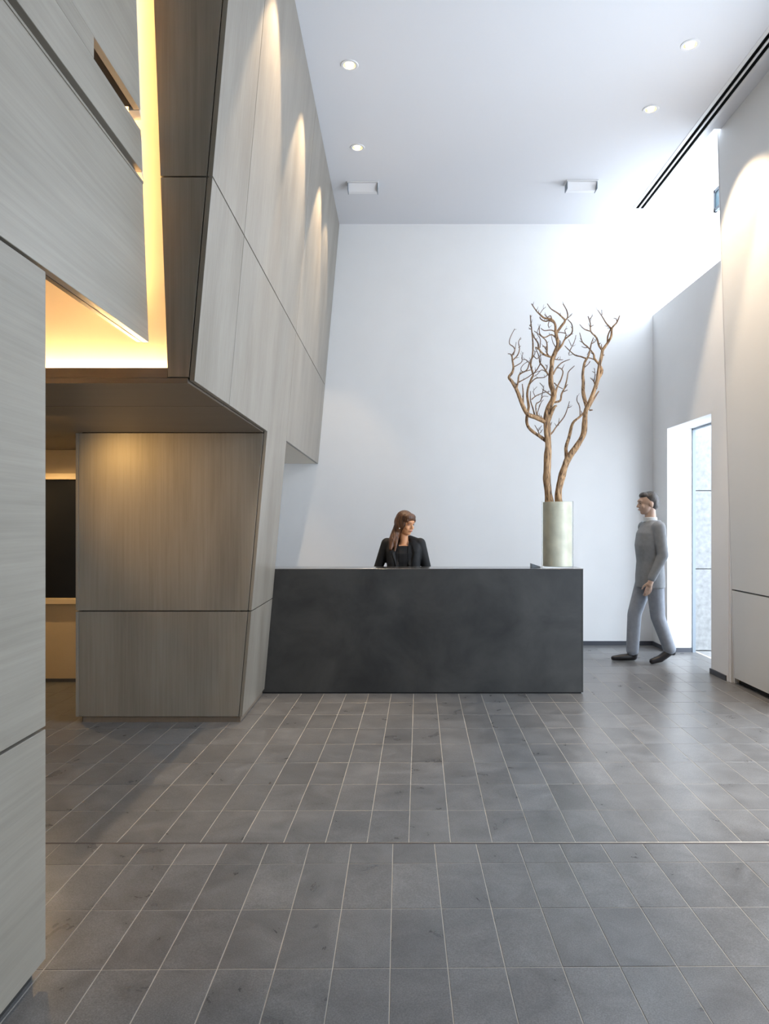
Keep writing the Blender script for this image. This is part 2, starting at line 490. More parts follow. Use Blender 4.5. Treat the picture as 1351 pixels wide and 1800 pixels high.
# groove lining, wall core, foot recess, slot lining
slab('core', [(XL - TH - .002, YFRONT, .0), (XL - TH - .002, 2.33, 0), (XL - TH - .002, 2.33, ZJ), (XL - TH - .002, YFRONT, ZJ)], (-.15, 0, 0), M['backing'], wl)
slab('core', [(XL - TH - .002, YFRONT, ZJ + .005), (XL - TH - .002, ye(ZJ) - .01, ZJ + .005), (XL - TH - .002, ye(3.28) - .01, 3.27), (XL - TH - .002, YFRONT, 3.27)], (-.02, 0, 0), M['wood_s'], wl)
slab('core', [(XL - TH - .002, YFRONT, 3.376), (XL - TH - .002, ye(3.38) - .01, 3.376), (XL - TH - .002, ye(CEIL) - .01, CEIL - .002), (XL - TH - .002, YFRONT, CEIL - .002)], (-.05, 0, 0), M['backing'], wl)
for z0, z1 in ((3.10, 3.28), (3.3665, CEIL - .002)):
    slab('end_trim', [(XL - .004, ye(z0) + .002, z0), (XL - .026, ye(z0) + .085, z0), (XL - .026, ye(z1) + .085, z1), (XL - .004, ye(z1) + .002, z1)], (-.05, 0, 0), M['cream'], wl, bevel=.001)
box('slot_back', (XL - TH - .062, YFRONT, 3.262), (XL - TH - .05, 3.30, 3.384), M['backing'], wl)
box('groove_lip', (XL - .012, YFRONT, 3.045), (XL + .004, ye(3.05) - .004, 3.0552), M['wood_h'], wl)
box('foot_recess', (XL - .05, YFRONT, 0), (XL - .035, 2.34, .055), M['base'], wl)

# ------------------------------------------------------------------ leaning wood-clad volume
wv = empty('wall_inclined', (PX(0), YBLK, 0), kind='structure', label='leaning wood-clad volume with passage cut through it, beside the desk', cat='wall')
T2 = .024
def P(y, z, off=0.0): return (PX(z) + off, y, z)
G = .004
def side(poly):
    return slab('side_panel', [P(y, z) for y, z in poly], (-T2, 0, 0), M['wood_v'], wv, bevel=.001)
Z1, Z0 = 3.155, .832
ZT = CEIL - .002
JA, JB = 4.11, YEND
side([(YF, Z1 + G), (JA - G, Z1 + G), (JA - G, ZT), (YF, ZT)])
side([(JA + G, Z1 + G), (JB - G, Z1 + G), (JB - G, ZT), (JA + G, ZT)])
side([(JB + G, Z1 + G), (YB - .003, Z1 + G), (YB - .003, ZT), (JB + G, ZT)])
side([(YF, ZS), (JA - G, ZS), (JA - G, Z1 - G), (YF, Z1 - G)])
side([(JA + G, ZS), (YBLK, ZS), (YBLK, Z0 + G), (YEND, Z0 + G), (YEND, 2.205), (JB - G, 2.205), (JB - G, Z1 - G), (JA + G, Z1 - G)])
side([(JB + G, 2.205), (YB - .003, 2.205), (YB - .003, Z1 - G), (JB + G, Z1 - G)])
side([(YBLK, .045), (YEND, .045), (YEND, Z0 - G), (YBLK, Z0 - G)])
# dark backing just behind the joints
B2 = -T2 - .003
slab('backing', [P(YF + .02, ZS + .02, B2), P(YB - .004, 2.225, B2), P(YB - .004, ZT - .01, B2), P(YF + .02, ZT - .01, B2)], (-.03, 0, 0), M['backing'], wv)
slab('backing', [P(YBLK + .02, 0.0, B2 - .03), P(YEND - .02, 0.0, B2 - .03), P(YEND - .02, ZS, B2 - .03), P(YBLK + .02, ZS, B2 - .03)], (-.03, 0, 0), M['backing'], wv)
# front face of the bulkhead
def XLF(z): return -1.105 - .0374 * (z - 2.19)
def front(z0, z1):
    e = -T2 - .005
    return slab('front_panel', [(XLF(z0), YF, z0), (PX(z0) + e, YF, z0), (PX(z1) + e, YF, z1), (XLF(z1), YF, z1)], (0, .03, 0), M['wood_v'], wv, bevel=.001)
front(2.193, Z1 - G); front(Z1 + G, ZT)
slab('backing', [(XLF(2.2) + .01, YF + .034, 2.2), (PX(2.2) - .04, YF + .034, 2.2), (PX(ZT) - .04, YF + .034, ZT), (XLF(ZT) + .01, YF + .034, ZT)], (0, .03, 0), M['backing'], wv)
# soffit of the passage
for y0, y1 in ((YF, 4.095), (4.103, YBLK - .002)):
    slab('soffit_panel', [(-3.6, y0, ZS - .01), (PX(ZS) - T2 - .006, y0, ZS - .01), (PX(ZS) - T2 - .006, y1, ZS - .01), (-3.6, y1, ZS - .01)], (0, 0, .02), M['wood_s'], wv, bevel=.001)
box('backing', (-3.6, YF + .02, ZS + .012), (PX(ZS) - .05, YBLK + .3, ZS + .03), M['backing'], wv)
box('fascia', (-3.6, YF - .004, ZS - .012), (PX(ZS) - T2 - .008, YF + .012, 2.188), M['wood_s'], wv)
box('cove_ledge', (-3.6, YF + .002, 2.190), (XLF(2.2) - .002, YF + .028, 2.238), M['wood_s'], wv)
# lower block
def blk(z0, z1):
    e = -T2 - .005
    xj = PX(z0) - .26
    slab('block_panel', [(-2.385, YBLK, z0), (PX(z0) + e, YBLK, z0), (PX(z1) + e, YBLK, z1), (-2.385, YBLK, z1)], (0, .024, 0), M['wood_v'], wv, bevel=.001)
blk(.045, Z0 - G); blk(Z0 + G, ZS - .014)
box('backing', (-2.37, YBLK + .026, 0), (PX(0) - .06, YBLK + .04, ZS), M['backing'], wv)
for z0, z1 in ((.045, Z0 - G), (Z0 + G, ZS - .014)):
    box('block_end_panel', (-2.408, YBLK - .002, z0), (-2.387, YEND, z1), M['wood_v'], wv, bevel=.001)
slab('foot_recess', [(-2.36, YBLK + .012, 0), (PX(0) - .012, YBLK + .012, 0), (PX(0) - .012, YEND - .01, 0), (-2.36, YEND - .01, 0)], (0, 0, .05), M['wood_edge'], wv)
slab('block_rear', [(-2.38, YEND, 0), (PX(0) - T2, YEND, 0), (PX(2.2) - T2, YEND, 2.2), (-2.38, YEND, 2.2)], (0, -.02, 0), M['wood_v'], wv)
box('rear_soffit', (-2.5, YEND - .02, 2.205), (PX(2.2) - T2 - .003, YB - .003, 2.23), M['cream'], wv)

# cove behind the bulkhead: lit wall, LED strips
wc = box('wall_cove', (-3.7, 3.64, 2.19), (-1.08, 3.72, CEIL - .002), M['cream'], kind='structure', label='cream wall glowing in warm hidden light behind the wood panels', cat='wall')
box('trim_2', (-3.62, YF + .03, 2.192), (-1.06, 3.64, 2.20), M['cream'], kind='structure', label='cream shelf carrying the hidden light strip', cat='shelf')
def led(name, a, b, axis, label, mat='led'):
    t = empty(name, tuple((p + q) / 2 for p, q in zip(a, b)), label=label, cat='light strip')
    box('diffuser', a, b, M[mat], t)
    a2 = list(a); b2 = list(b)
    if axis == 'x': b2[2] = a[2]; a2[2] = a[2] - .006
    else: b2[1] = a[1] ; a2[1] = a[1] - .006
    box('channel', a2, b2, M['alu'], t)
led('led_strip', (-3.4, 3.60, 2.206), (XLF(2.2) - .01, 3.622, 2.216), 'x', 'glowing warm light strip on the shelf above the passage')
led('led_strip', (-1.42, 3.55, 2.62), (-1.405, 3.56, CEIL - .1), 'z', 'upright warm light strip hidden behind the end of the left wall', 'led_soft')

# passage shell
wp = box('wall_passage', (-3.7, 6.67, 0), (-2.2, 6.8, ZS + .1), M['passage'], kind='structure', label='beige wall at the end of the dim passage', cat='wall')
w3 = empty('window_3', (-3.0, 6.66, .78), kind='structure', label='black glazed window at the end of the dim passage', cat='window')
box('pane', (-3.6, 6.655, .79), (-2.38, 6.668, 1.89), M['darkglass'], w3)
box('window_sill', (-3.6, 6.60, .735), (-2.38, 6.668, .785), M['trimwood'], w3, bevel=.002)
box('window_head', (-3.6, 6.62, 1.895), (-2.38, 6.668, 1.95), M['trimwood'], w3, bevel=.002)
box('baseboard_passage', (-3.6, 6.65, 0), (-2.3, 6.668, .03), M['base'], kind='structure', label='dark foot strip in the passage', cat='baseboard')
multi_box('wall_outer_left', [((-3.8, YFRONT, 0), (-3.65, YB, CEIL)), ((-3.7, 2.17, 0), (XL - TH - .16, 2.29, CEIL))], M['cream'], kind='structure', label='outer side wall hidden behind the wood panels', cat='wall')
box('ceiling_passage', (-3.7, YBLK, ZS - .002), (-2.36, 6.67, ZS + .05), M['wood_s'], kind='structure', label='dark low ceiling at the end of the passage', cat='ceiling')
box('wall_office', (-2.5, YEND + .05, 0), (-2.4, YB, 2.3), M['white'], kind='structure', label='white side wall of the office behind the desk', cat='wall')

# ------------------------------------------------------------------ lamps
def spot(name, loc, size, power, target=None, blend=.35, col=WARM, rad=.03, parent=None):
    d = bpy.data.lights.new(name, 'SPOT')
    d.spot_size = math.radians(size); d.spot_blend = blend; d.energy = power; d.color = col; d.shadow_soft_size = rad
    o = bpy.data.objects.new(name, d)
    loc = Vector(loc)
    dirv = Vector((0, 0, -1)) if target is None else (Vector(target) - loc)
    o.rotation_euler = dirv.to_track_quat('-Z', 'Y').to_euler()
    o.location = loc
    if parent:
        o.parent = parent; o.location = loc - wloc(parent)
    COL.objects.link(o)
    return o

DL = ['round recessed ceiling lamp nearest the viewer beside the leaning wood wall',
      'round recessed ceiling lamp beside the wood wall, just before the left boxy fixture',
      'round recessed ceiling lamp at the far upper right, nearest the viewer beside the air slot',
      'round recessed ceiling lamp on the right, farther back beside the air slot',
      'round recessed ceiling lamp above the upper edge of the picture, beside the wood wall',
      'round recessed ceiling lamp above the upper edge of the picture, along the right wall',
      'round ceiling lamp out of the picture, nearest the viewer along the right wall']
for n, (x, y) in enumerate(SPOTS + SPOTS_OFF):
    t = empty('recessed_downlight', (x, y, CEIL), label=DL[n], cat='ceiling lamp', group='round recessed ceiling lamps')
    lathe('trim_ring', [(.049, .001), (.049, -.005), (.053, -.007), (.068, -.005), (.071, .0), (.060, .0005)], (x, y, CEIL), M['alu'], t, seg=36, close=True)
    lathe('reflector_can', [(.049, .0), (.047, .03), (.040, .075), (.0005, .08)], (x, y, CEIL), M['reflector'], t, seg=32)
    lathe('bulb', [(.0005, .046), (.018, .05), (.024, .06), (.022, .074), (.0005, .078)], (x, y, CEIL), M['bulb'], t, seg=20)
    if x < 0:
        spot('lamp_light', (x, y, CEIL - .012), 56, SPOT_W * 1.9, (x - 1.3, y, 0), parent=t, blend=.3)
    else:
        spot('lamp_light', (x, y, CEIL - .012), 72, SPOT_W * 1.7, (x + .75, y - .3, 3.0), parent=t, blend=.3)
# boxy fixtures
for n, (x, y, lab) in enumerate(((-.38, 7.61, 'boxy white ceiling fixture on the left, nearer the wood wall'), (1.946, 7.58, 'boxy white ceiling fixture on the right, towards the air slot'))):
    t = empty('ceiling_box_light', (x, y, CEIL), label=lab, cat='ceiling fixture', group='boxy ceiling fixtures')
    w = .155
    box('mounting_plate', (x - w - .012, y - .07, CEIL - .010), (x + w + .012, y + .07, CEIL), M['alu'], t, bevel=.002)
    slab('lens', [(x - w, y - .045, CEIL - .011), (x - w, y + .055, CEIL - .011), (x - w, y + .055, CEIL - .085), (x - w, y + .0, CEIL - .085)], (2 * w, 0, 0), M['lens'], t, bevel=.003)
    multi_box('end_cap', [((x - w - .006, y - .05, CEIL - .088), (x - w + .0, y + .058, CEIL - .010))], M['frame_grey'], t)
    multi_box('end_cap', [((x + w, y - .05, CEIL - .088), (x + w + .006, y + .058, CEIL - .010))], M['frame_grey'], t)
    if n == 0:
        spot('lamp_light', (x, y, CEIL - .10), 70, SPOT_W * .6, (x - .55, y - .3, 2), parent=t, blend=.25)
# passage downlight (hidden by the left wall)
t = empty('recessed_downlight', (-2.5, 4.2, ZS - .01), label='small recessed lamp in the passage soffit, hidden behind the left wall', cat='ceiling lamp')
lathe('trim_ring', [(.04, .001), (.04, -.004), (.055, -.004), (.058, .0)], (-2.5, 4.2, ZS - .010), M['alu'], t, seg=28, close=True)
lathe('bulb', [(.0005, -.001), (.038, -.001), (.038, -.0015), (.0005, -.002)], (-2.5, 4.2, ZS - .010), M['bulb'], t, seg=20)
spot('lamp_light', (-2.5, 4.2, ZS - .05), 66, 34, (-1.8, 5.31, 1.72), parent=t, blend=1.0, col=(1, .56, .16))
t = empty('recessed_downlight', (-3.25, 6.05, ZS - .002), label='small recessed lamp in the low ceiling before the black window', cat='ceiling lamp')
lathe('trim_ring', [(.04, .001), (.04, -.004), (.055, -.004), (.058, .0)], (-3.25, 6.05, ZS - .002), M['alu'], t, seg=28, close=True)
lathe('bulb', [(.0005, -.001), (.038, -.001), (.038, -.0015), (.0005, -.002)], (-3.25, 6.05, ZS - .002), M['bulb'], t, seg=20)
spot('lamp_light', (-3.25, 6.05, ZS - .03), 150, 32, (-3.0, 6.2, 0), parent=t, blend=.6, col=(1, .66, .30))

# ceiling air slot
t = empty('linear_air_diffuser', (2.78, 3.0, CEIL), label='long black twin-slot air diffuser running along the ceiling', cat='air vent')
y0, y1 = YFRONT + .5, 8.22
multi_box('frame', [((2.700, y0, CEIL - .003), (2.733, y1, CEIL + .004)), ((2.822, y0, CEIL - .003), (2.855, y1, CEIL + .004)), ((2.733, y1 - .012, CEIL - .003), (2.822, y1, CEIL + .004))], M['alu'], t)
box('centre_bar', (2.768, y0, CEIL - .003), (2.787, y1 - .012, CEIL + .004), M['alu'], t)
multi_box('slot_channel', [((2.700, y0, CEIL + .03), (2.855, y1, CEIL + .04)), ((2.700, y0, CEIL + .005), (2.702, y1, CEIL + .03)), ((2.853, y0, CEIL + .005), (2.855, y1, CEIL + .03)),
                           ((2.7775 - .008, y0, CEIL + .004), (2.7775 + .008, y1 - .012, CEIL + .03)), ((2.700, y1 - .002, CEIL + .005), (2.855, y1, CEIL + .03))], M['black'], t)

# ------------------------------------------------------------------ reception desk
DX1, DT, DYF = 1.61, 1.09, 6.20
dk = empty('reception_desk', (.3, DYF + .3, 0), label='long dark blackened-steel reception desk with a plain front', cat='desk')
box('front_panel', (-2.0, DYF, .012), (DX1 - .012, DYF + .02, DT - .006), M['steel'], dk, bevel=.001)
box('end_panel', (DX1 - .0115, DYF, .012), (DX1, DYF + .44, DT - .006), M['steel'], dk, bevel=.001)
box('counter_top', (-2.0, DYF - .001, DT - .0055), (DX1 + .001, DYF + .30, DT), M['steel_top'], dk, bevel=.001)
box('work_surface', (-2.0, DYF + .022, .72), (DX1 - .013, DYF + .44, .75), M['steel'], dk)
box('counter_back', (-2.0, DYF + .285, .751), (DX1 - .013, DYF + .299, DT - .006), M['steel'], dk)
box('foot_recess', (-2.0, DYF + .012, 0), (DX1 - .013, DYF + .03, .012), M['black'], dk)
ws = mesh('card_stand', [(1.195, 6.37, DT), (1.272, 6.37, DT), (1.272, 6.46, DT), (1.195, 6.46, DT), (1.195, 6.372, DT + .034), (1.195, 6.458, DT + .034), (1.272, 6.458, DT + .008), (1.272, 6.372, DT + .008)],
          [(3, 2, 1, 0), (0, 1, 7, 4), (1, 2, 6, 7), (2, 3, 5, 6), (3, 0, 4, 5), (4, 7, 6, 5)], M['frame_grey'], label='small dark wedge-shaped stand on the desk beside the vase', cat='stand')
bev(ws, .002)

# ------------------------------------------------------------------ vase
VX, VY, VR, VH = 1.418, 6.348, .139, .592
vs = empty('glass_vase', (VX, VY, DT), label='tall frosted greenish glass cylinder vase on the desk end', cat='vase')
def glass_mat():
    m, nt, b = new_mat('clear_glass')
    b.inputs['Base Color'].default_value = (.985, 1.0, .985, 1)
    b.inputs['Roughness'].default_value = .03
    b.inputs['Transmission Weight'].default_value = 1.0
    b.inputs['IOR'].default_value = 1.08
    return m
M['glass'] = glass_mat()
M['frost'] = plain('frosted_liner', (0.62, 0.59, 0.48), 0.4, noise=.16, nscale=9)
lathe('outer_glass', [(.0005, .0005), (VR, .0005), (VR, VH), (VR - .004, VH), (VR - .004, .014), (.0005, .014)], (VX, VY, DT), M['glass'], vs, seg=64)
lathe('liner', [(.0005, .016), (VR - .012, .016), (VR - .012, VH - .008), (VR - .018, VH - .006), (VR - .02, VH - .03), (.0005, VH - .03)], (VX, VY, DT), M['frost'], vs, seg=64)
M['pebble'] = plain('pebbles', (.55, .50, .42), .7, noise=.2, nscale=30)
bm = bmesh.new()
for k in range(70):
    a = random.uniform(0, 6.283); r = (VR - .034) * math.sqrt(random.random())
    mt = Matrix.Translation((r * math.cos(a), r * math.sin(a), VH - .028 + random.uniform(0, .012))) @ Matrix.Diagonal((random.uniform(.8, 1.4), 1, .7, 1))
    bmesh.ops.create_icosphere(bm, subdivisions=1, radius=random.uniform(.008, .014), matrix=mt)
me = bpy.data.meshes.new('gravel'); bm.to_mesh(me); bm.free(); me.materials.append(M['pebble'])
go = bpy.data.objects.new('gravel', me); COL.objects.link(go); go.parent = vs; tag(go, kind='stuff')

# ------------------------------------------------------------------ branches (coordinates in a 6.141x picture of the crop at 880,520)
def bark():
    m, nt, b = new_mat('bare_driftwood')
    N = nt.nodes.new; L = nt.links.new
    tc = N('ShaderNodeTexCoord'); mp = N('ShaderNodeMapping'); mp.inputs['Scale'].default_value = (60, 60, 9)
    L(tc.outputs['Object'], mp.inputs['Vector'])
    n = N('ShaderNodeTexNoise'); n.inputs['Scale'].default_value = 1; n.inputs['Detail'].default_value = 6; n.inputs['Distortion'].default_value = 1.2
    L(mp.outputs[0], n.inputs['Vector'])
    at = N('ShaderNodeAttribute'); at.attribute_name = 'thin'
    r = N('ShaderNodeValToRGB')
    e = r.color_ramp.elements
    e[0].position = .36; e[0].color = (.055, .028, .014, 1)
    e[1].position = .52; e[1].color = (.40, .235, .115, 1)
    x = e.new(.7); x.color = (.55, .36, .20, 1)
    L(n.outputs['Fac'], r.inputs['Fac'])
    mx = N('ShaderNodeMix'); mx.data_type = 'RGBA'; mx.inputs['B'].default_value = (.125, .075, .055, 1)
    sp = N('ShaderNodeSeparateColor'); L(at.outputs['Color'], sp.inputs[0])
    L(sp.outputs[0], mx.inputs['Factor']); L(r.outputs['Color'], mx.inputs['A'])
    L(mx.outputs['Result'], b.inputs['Base Color'])
    b.inputs['Roughness'].default_value = .7
    bp = N('ShaderNodeBump'); bp.inputs['Strength'].default_value = .5; bp.inputs['Distance'].default_value = .01
    L(n.outputs['Fac'], bp.inputs['Height']); L(bp.outputs[0], b.inputs['Normal'])
    return m
M['bark'] = bark()
tree = empty('branch_arrangement', (VX, VY, DT + VH - .03), label='tall bare twisting driftwood branches standing in the glass vase', cat='branches')
BR = []   # (points, radii, name)
def br(pts, r0, r1, name='branch', mid=None): BR.append((pts, r0 if name == 'trunk' else r0 * 1.12 + 1.0, r1 * 1.1 + .7, name))
br([(525, 2235), (520, 2190), (508, 2100), (496, 1978), (500, 1828), (505, 1728), (508, 1608), (500, 1478), (495, 1348), (500, 1270), (530, 1190), (565, 1110), (570, 1040), (545, 960), (540, 860), (550, 760), (555, 690), (590, 600), (615, 520), (600, 440), (590, 380)], 46, 15, 'trunk')
br([(628, 2235), (622, 2190), (622, 2088), (650, 1958), (700, 1808), (740, 1728), (820, 1618), (890, 1498), (905, 1378), (912, 1278), (925, 1220), (960, 1150), (1000, 1040), (1035, 930), (1050, 830), (1065, 740), (1085, 650), (1100, 560)], 41, 13, 'trunk')
br([(480, 1360), (440, 1340), (370, 1310), (290, 1280), (240, 1200), (205, 1110), (165, 1010), (120, 930), (85, 880), (120, 830), (135, 770), (125, 700), (120, 640)], 24, 7)
br([(120, 640), (150, 590), (135, 550), (95, 520), (95, 470), (120, 410), (150, 355)], 6, 2.5, 'twig')
br([(135, 640), (150, 590), (165, 500)], 4, 2, 'twig')
br([(125, 700), (180, 640), (200, 570), (190, 500), (215, 450)], 6, 2.5, 'twig')
br([(135, 770), (190, 740), (225, 710), (230, 640)], 5, 2, 'twig')
br([(120, 660), (105, 630), (75, 625)], 5, 3, 'twig')
br([(515, 1590), (440, 1530), (340, 1460), (290, 1400), (280, 1320), (300, 1200), (285, 1080), (295, 990), (330, 890), (345, 850), (320, 740), (340, 640), (345, 520), (335, 400), (325, 300), (318, 210)], 16, 4)
br([(165, 1010), (185, 930), (200, 850), (280, 800), (310, 720), (360, 640), (370, 600)], 8, 3)
br([(190, 935), (290, 880), (345, 840), (420, 810)], 5, 2, 'twig')
br([(345, 850), (400, 780), (430, 700), (420, 600)], 6, 2.5, 'twig')
br([(320, 940), (380, 890), (470, 880), (510, 840)], 6, 3, 'twig')
br([(320, 800), (240, 820), (215, 790), (245, 740), (310, 700)], 4, 2, 'twig')
br([(320, 740), (270, 690), (225, 680), (240, 610)], 4, 2, 'twig')
br([(515, 860), (460, 770), (420, 720), (410, 650), (370, 560)], 8, 3)
br([(550, 665), (460, 630), (410, 570), (400, 510), (360, 450), (340, 400)], 10, 4)
br([(540, 665), (500, 630), (500, 560), (490, 490), (440, 440), (360, 380)], 8, 3)
br([(500, 600), (470, 550), (450, 545)], 6, 4, 'twig')
br([(400, 580), (385, 560), (370, 558)], 7, 5, 'twig')
br([(420, 560), (425, 470), (390, 400), (420, 320)], 4, 2, 'twig')
br([(590, 390), (585, 310), (545, 255), (470, 240), (420, 200), (380, 160), (330, 85)], 12, 4)
br([(545, 255), (480, 275), (430, 250), (420, 225)], 7, 4, 'twig')
br([(580, 300), (530, 270), (510, 310), (520, 350)], 5, 2.5, 'twig')
br([(550, 255), (535, 215), (500, 230), (470, 200)], 5, 2.5, 'twig')
br([(420, 195), (450, 150), (485, 120)], 3, 1.6, 'twig')
br([(590, 390), (540, 370), (470, 375), (430, 350)], 6, 2.5, 'twig')
br([(600, 460), (545, 420), (470, 450), (420, 410), (415, 340), (425, 310)], 7, 2.5)
br([(595, 560), (560, 500), (545, 430)], 4, 2, 'twig')
br([(600, 400), (650, 330), (690, 270), (660, 230), (610, 185), (540, 140), (500, 85)], 12, 3.5)
br([(690, 270), (720, 230), (710, 160), (670, 85)], 7, 4)
br([(720, 240), (750, 215), (770, 190)], 3, 1.6, 'twig')
br([(605, 600), (660, 530), (690, 470), (765, 400), (765, 310), (720, 255)], 10, 3.5)
br([(690, 460), (700, 410), (640, 395), (610, 400)], 5, 2.5, 'twig')
br([(700, 410), (690, 370), (720, 350)], 4, 2, 'twig')
br([(640, 545), (645, 500), (635, 480)], 4, 2, 'twig')
br([(580, 1150), (640, 1130), (655, 1060), (690, 990), (715, 890), (730, 820), (795, 755)], 11, 2.5)
br([(690, 1000), (720, 955)], 5, 3, 'twig')
br([(680, 1035), (720, 1015)], 5, 3, 'twig')
br([(575, 940), (620, 980), (670, 1005)], 5, 3, 'twig')
br([(590, 1060), (610, 980), (650, 900), (670, 820), (640, 780), (600, 780)], 8, 3)
br([(660, 790), (685, 740)], 3, 1.6, 'twig')
br([(560, 850), (600, 780), (660, 720), (745, 685)], 8, 2.5)
br([(555, 680), (620, 690), (670, 690)], 5, 2.5, 'twig')
br([(600, 690), (625, 660)], 3, 1.6, 'twig')
br([(530, 1500), (560, 1470), (600, 1410), (680, 1310), (720, 1210), (740, 1140)], 8, 2.5)
br([(620, 1400), (630, 1320)], 4, 2, 'twig')
br([(720, 1210), (760, 1195)], 4, 2, 'twig')
br([(510, 1360), (545, 1270), (580, 1200), (605, 1185)], 20, 8)
br([(715, 1790), (705, 1700), (703, 1628), (740, 1518), (775, 1378), (850, 1308), (940, 1220), (1000, 1120), (1055, 1030)], 19, 6)
br([(940, 1225), (905, 1130), (885, 1040), (890, 930), (885, 840), (905, 720), (940, 660), (960, 600), (975, 520), (1000, 450)], 20, 3)
br([(930, 680), (860, 655), (800, 640), (740, 590), (690, 540)], 7, 3)
br([(745, 590), (790, 500), (810, 425)], 4, 2, 'twig')
br([(760, 540), (730, 470)], 3, 1.6, 'twig')
br([(740, 600), (735, 640), (780, 630)], 3, 1.6, 'twig')
br([(905, 770), (940, 740), (965, 705)], 4, 2, 'twig')
br([(975, 520), (1020, 490), (1010, 470)], 4, 2, 'twig')
br([(970, 560), (930, 640)], 3, 2, 'twig')
br([(1020, 1000), (1050, 900), (1090, 815), (1060, 740), (1010, 680), (1000, 630), (940, 555), (880, 500), (850, 400)], 17, 3)
br([(940, 555), (905, 560), (870, 545)], 4, 2, 'twig')
br([(890, 510), (850, 485)], 4, 2, 'twig')
br([(1010, 690), (950, 670), (920, 690)], 5, 3, 'twig')
br([(1090, 815), (1105, 800)], 6, 3, 'twig')
br([(1098, 590), (1060, 540), (1030, 450), (970, 385), (965, 300), (940, 220)], 10, 4)
br([(970, 385), (900, 360), (850, 310)], 5, 2, 'twig')
br([(962, 250), (990, 212)], 4, 2, 'twig')
br([(965, 335), (1000, 315)], 4, 2, 'twig')
br([(1085, 560), (1085, 520)], 4, 2, 'twig')
br([(1100, 580), (1150, 510), (1190, 440), (1200, 350), (1250, 290), (1282, 212)], 14, 4)
br([(1150, 500), (1155, 430), (1190, 345)], 8, 5)
br([(1190, 350), (1140, 300), (1090, 220), (1045, 155)], 7, 2.5)
br([(1090, 205), (1085, 150)], 3, 1.6, 'twig')
br([(1250, 275), (1245, 250), (1215, 240)], 4, 2, 'twig')
br([(1150, 345), (1190, 350)], 3, 4, 'twig')
br([(1098, 650), (1115, 635)], 5, 3, 'twig')
br([(1015, 970), (1005, 920), (1015, 860), (1010, 780)], 5, 2, 'twig')
br([(1005, 925), (965, 885)], 4, 2, 'twig')
br([(1010, 830), (985, 815)], 3, 1.6, 'twig')
br([(855, 1310), (850, 1200), (820, 1130), (825, 1075)], 5, 2, 'twig')
br([(880, 1290), (865, 1240)], 4, 2.5, 'twig')
br([(955, 1235), (990, 1232)], 8, 5, 'twig')
br([(930, 1150), (890, 1110)], 4, 2, 'twig')
br([(370, 1310), (345, 1210), (320, 1130), (320, 1030)], 8, 3)
br([(400, 1320), (380, 1250), (380, 1170), (430, 1130), (450, 1040), (460, 990), (420, 940)], 6, 2.5)
br([(330, 1120), (380, 1080), (450, 1050), (530, 1030)], 5, 2.5, 'twig')
br([(560, 1090), (480, 1030), (450, 1010)], 5, 2.5, 'twig')
br([(390, 1270), (430, 1160), (460, 1120)], 4, 2, 'twig')
br([(440, 1320), (400, 1290), (380, 1260)], 5, 3, 'twig')
br([(430, 1120), (460, 1085), (510, 1088)], 3, 1.6, 'twig')
br([(370, 1090), (350, 1030), (390, 980)], 3, 1.6, 'twig')
br([(240, 1170), (240, 1050), (230, 950)], 8, 4)
br([(420, 1510), (400, 1458), (365, 1395)], 5, 2.5, 'twig')
br([(400, 1460), (440, 1400)], 4, 2, 'twig')
br([(425, 1480), (450, 1440)], 4, 2, 'twig')
br([(535, 1400), (550, 1360)], 4, 2, 'twig')
br([(440, 1310), (430, 1290)], 4, 2, 'twig')
br([(345, 640), (390, 680), (430, 640), (460, 640)], 4, 2, 'twig')
br([(335, 360), (300, 355)], 4, 2, 'twig')
br([(330, 310), (310, 320), (335, 340)], 4, 2, 'twig')
br([(190, 560), (215, 540)], 3, 1.6, 'twig')
br([(500, 830), (440, 800), (390, 850), (360, 870)], 4, 2, 'twig')
br([(490, 800), (500, 760), (480, 745)], 4, 2, 'twig')

def catmull(p, n):
    out = []
    q = [p[0] + (p[0] - p[1])] + p + [p[-1] + (p[-1] - p[-2])]
    for i in range(1, len(q) - 2):
        for k in range(n):
            t = k / n
            a, b, c, d = q[i - 1], q[i], q[i + 1], q[i + 2]
            out.append(.5 * ((2 * b) + (c - a) * t + (2 * a - 5 * b + 4 * c - d) * t * t + (3 * b - a - 3 * c + d) * t ** 3))
    out.append(p[-1].copy())
    return out

def tube(pts, rad, sides, seedv, gnarl=.1):
    V, Fs = [], []
    n = len(pts)
    up = Vector((0, 1, 0))
    for i in range(n):
        tg = (pts[min(i + 1, n - 1)] - pts[max(i - 1, 0)]).normalized()
        a = (up - tg * up.dot(tg)).normalized(); b = tg.cross(a)
        for s in range(sides):
            an = 2 * math.pi * s / sides
            w = 1 + gnarl * mnoise.noise(Vector((math.cos(an) * 1.5 + seedv, math.sin(an) * 1.5, pts[i].z * 9)))  * 2
            w += gnarl * .8 * math.sin(3 * an + pts[i].z * 6 + seedv)
            V.append(pts[i] + (a * math.cos(an) + b * math.sin(an)) * rad[i] * w)
    for i in range(n - 1):
        for s in range(sides):
            t = (s + 1) % sides
            Fs.append((i * sides + s, i * sides + t, (i + 1) * sides + t, (i + 1) * sides + s))
    Fs.append(tuple(range(sides - 1, -1, -1))); Fs.append(tuple((n - 1) * sides + s for s in range(sides)))
    return V, Fs

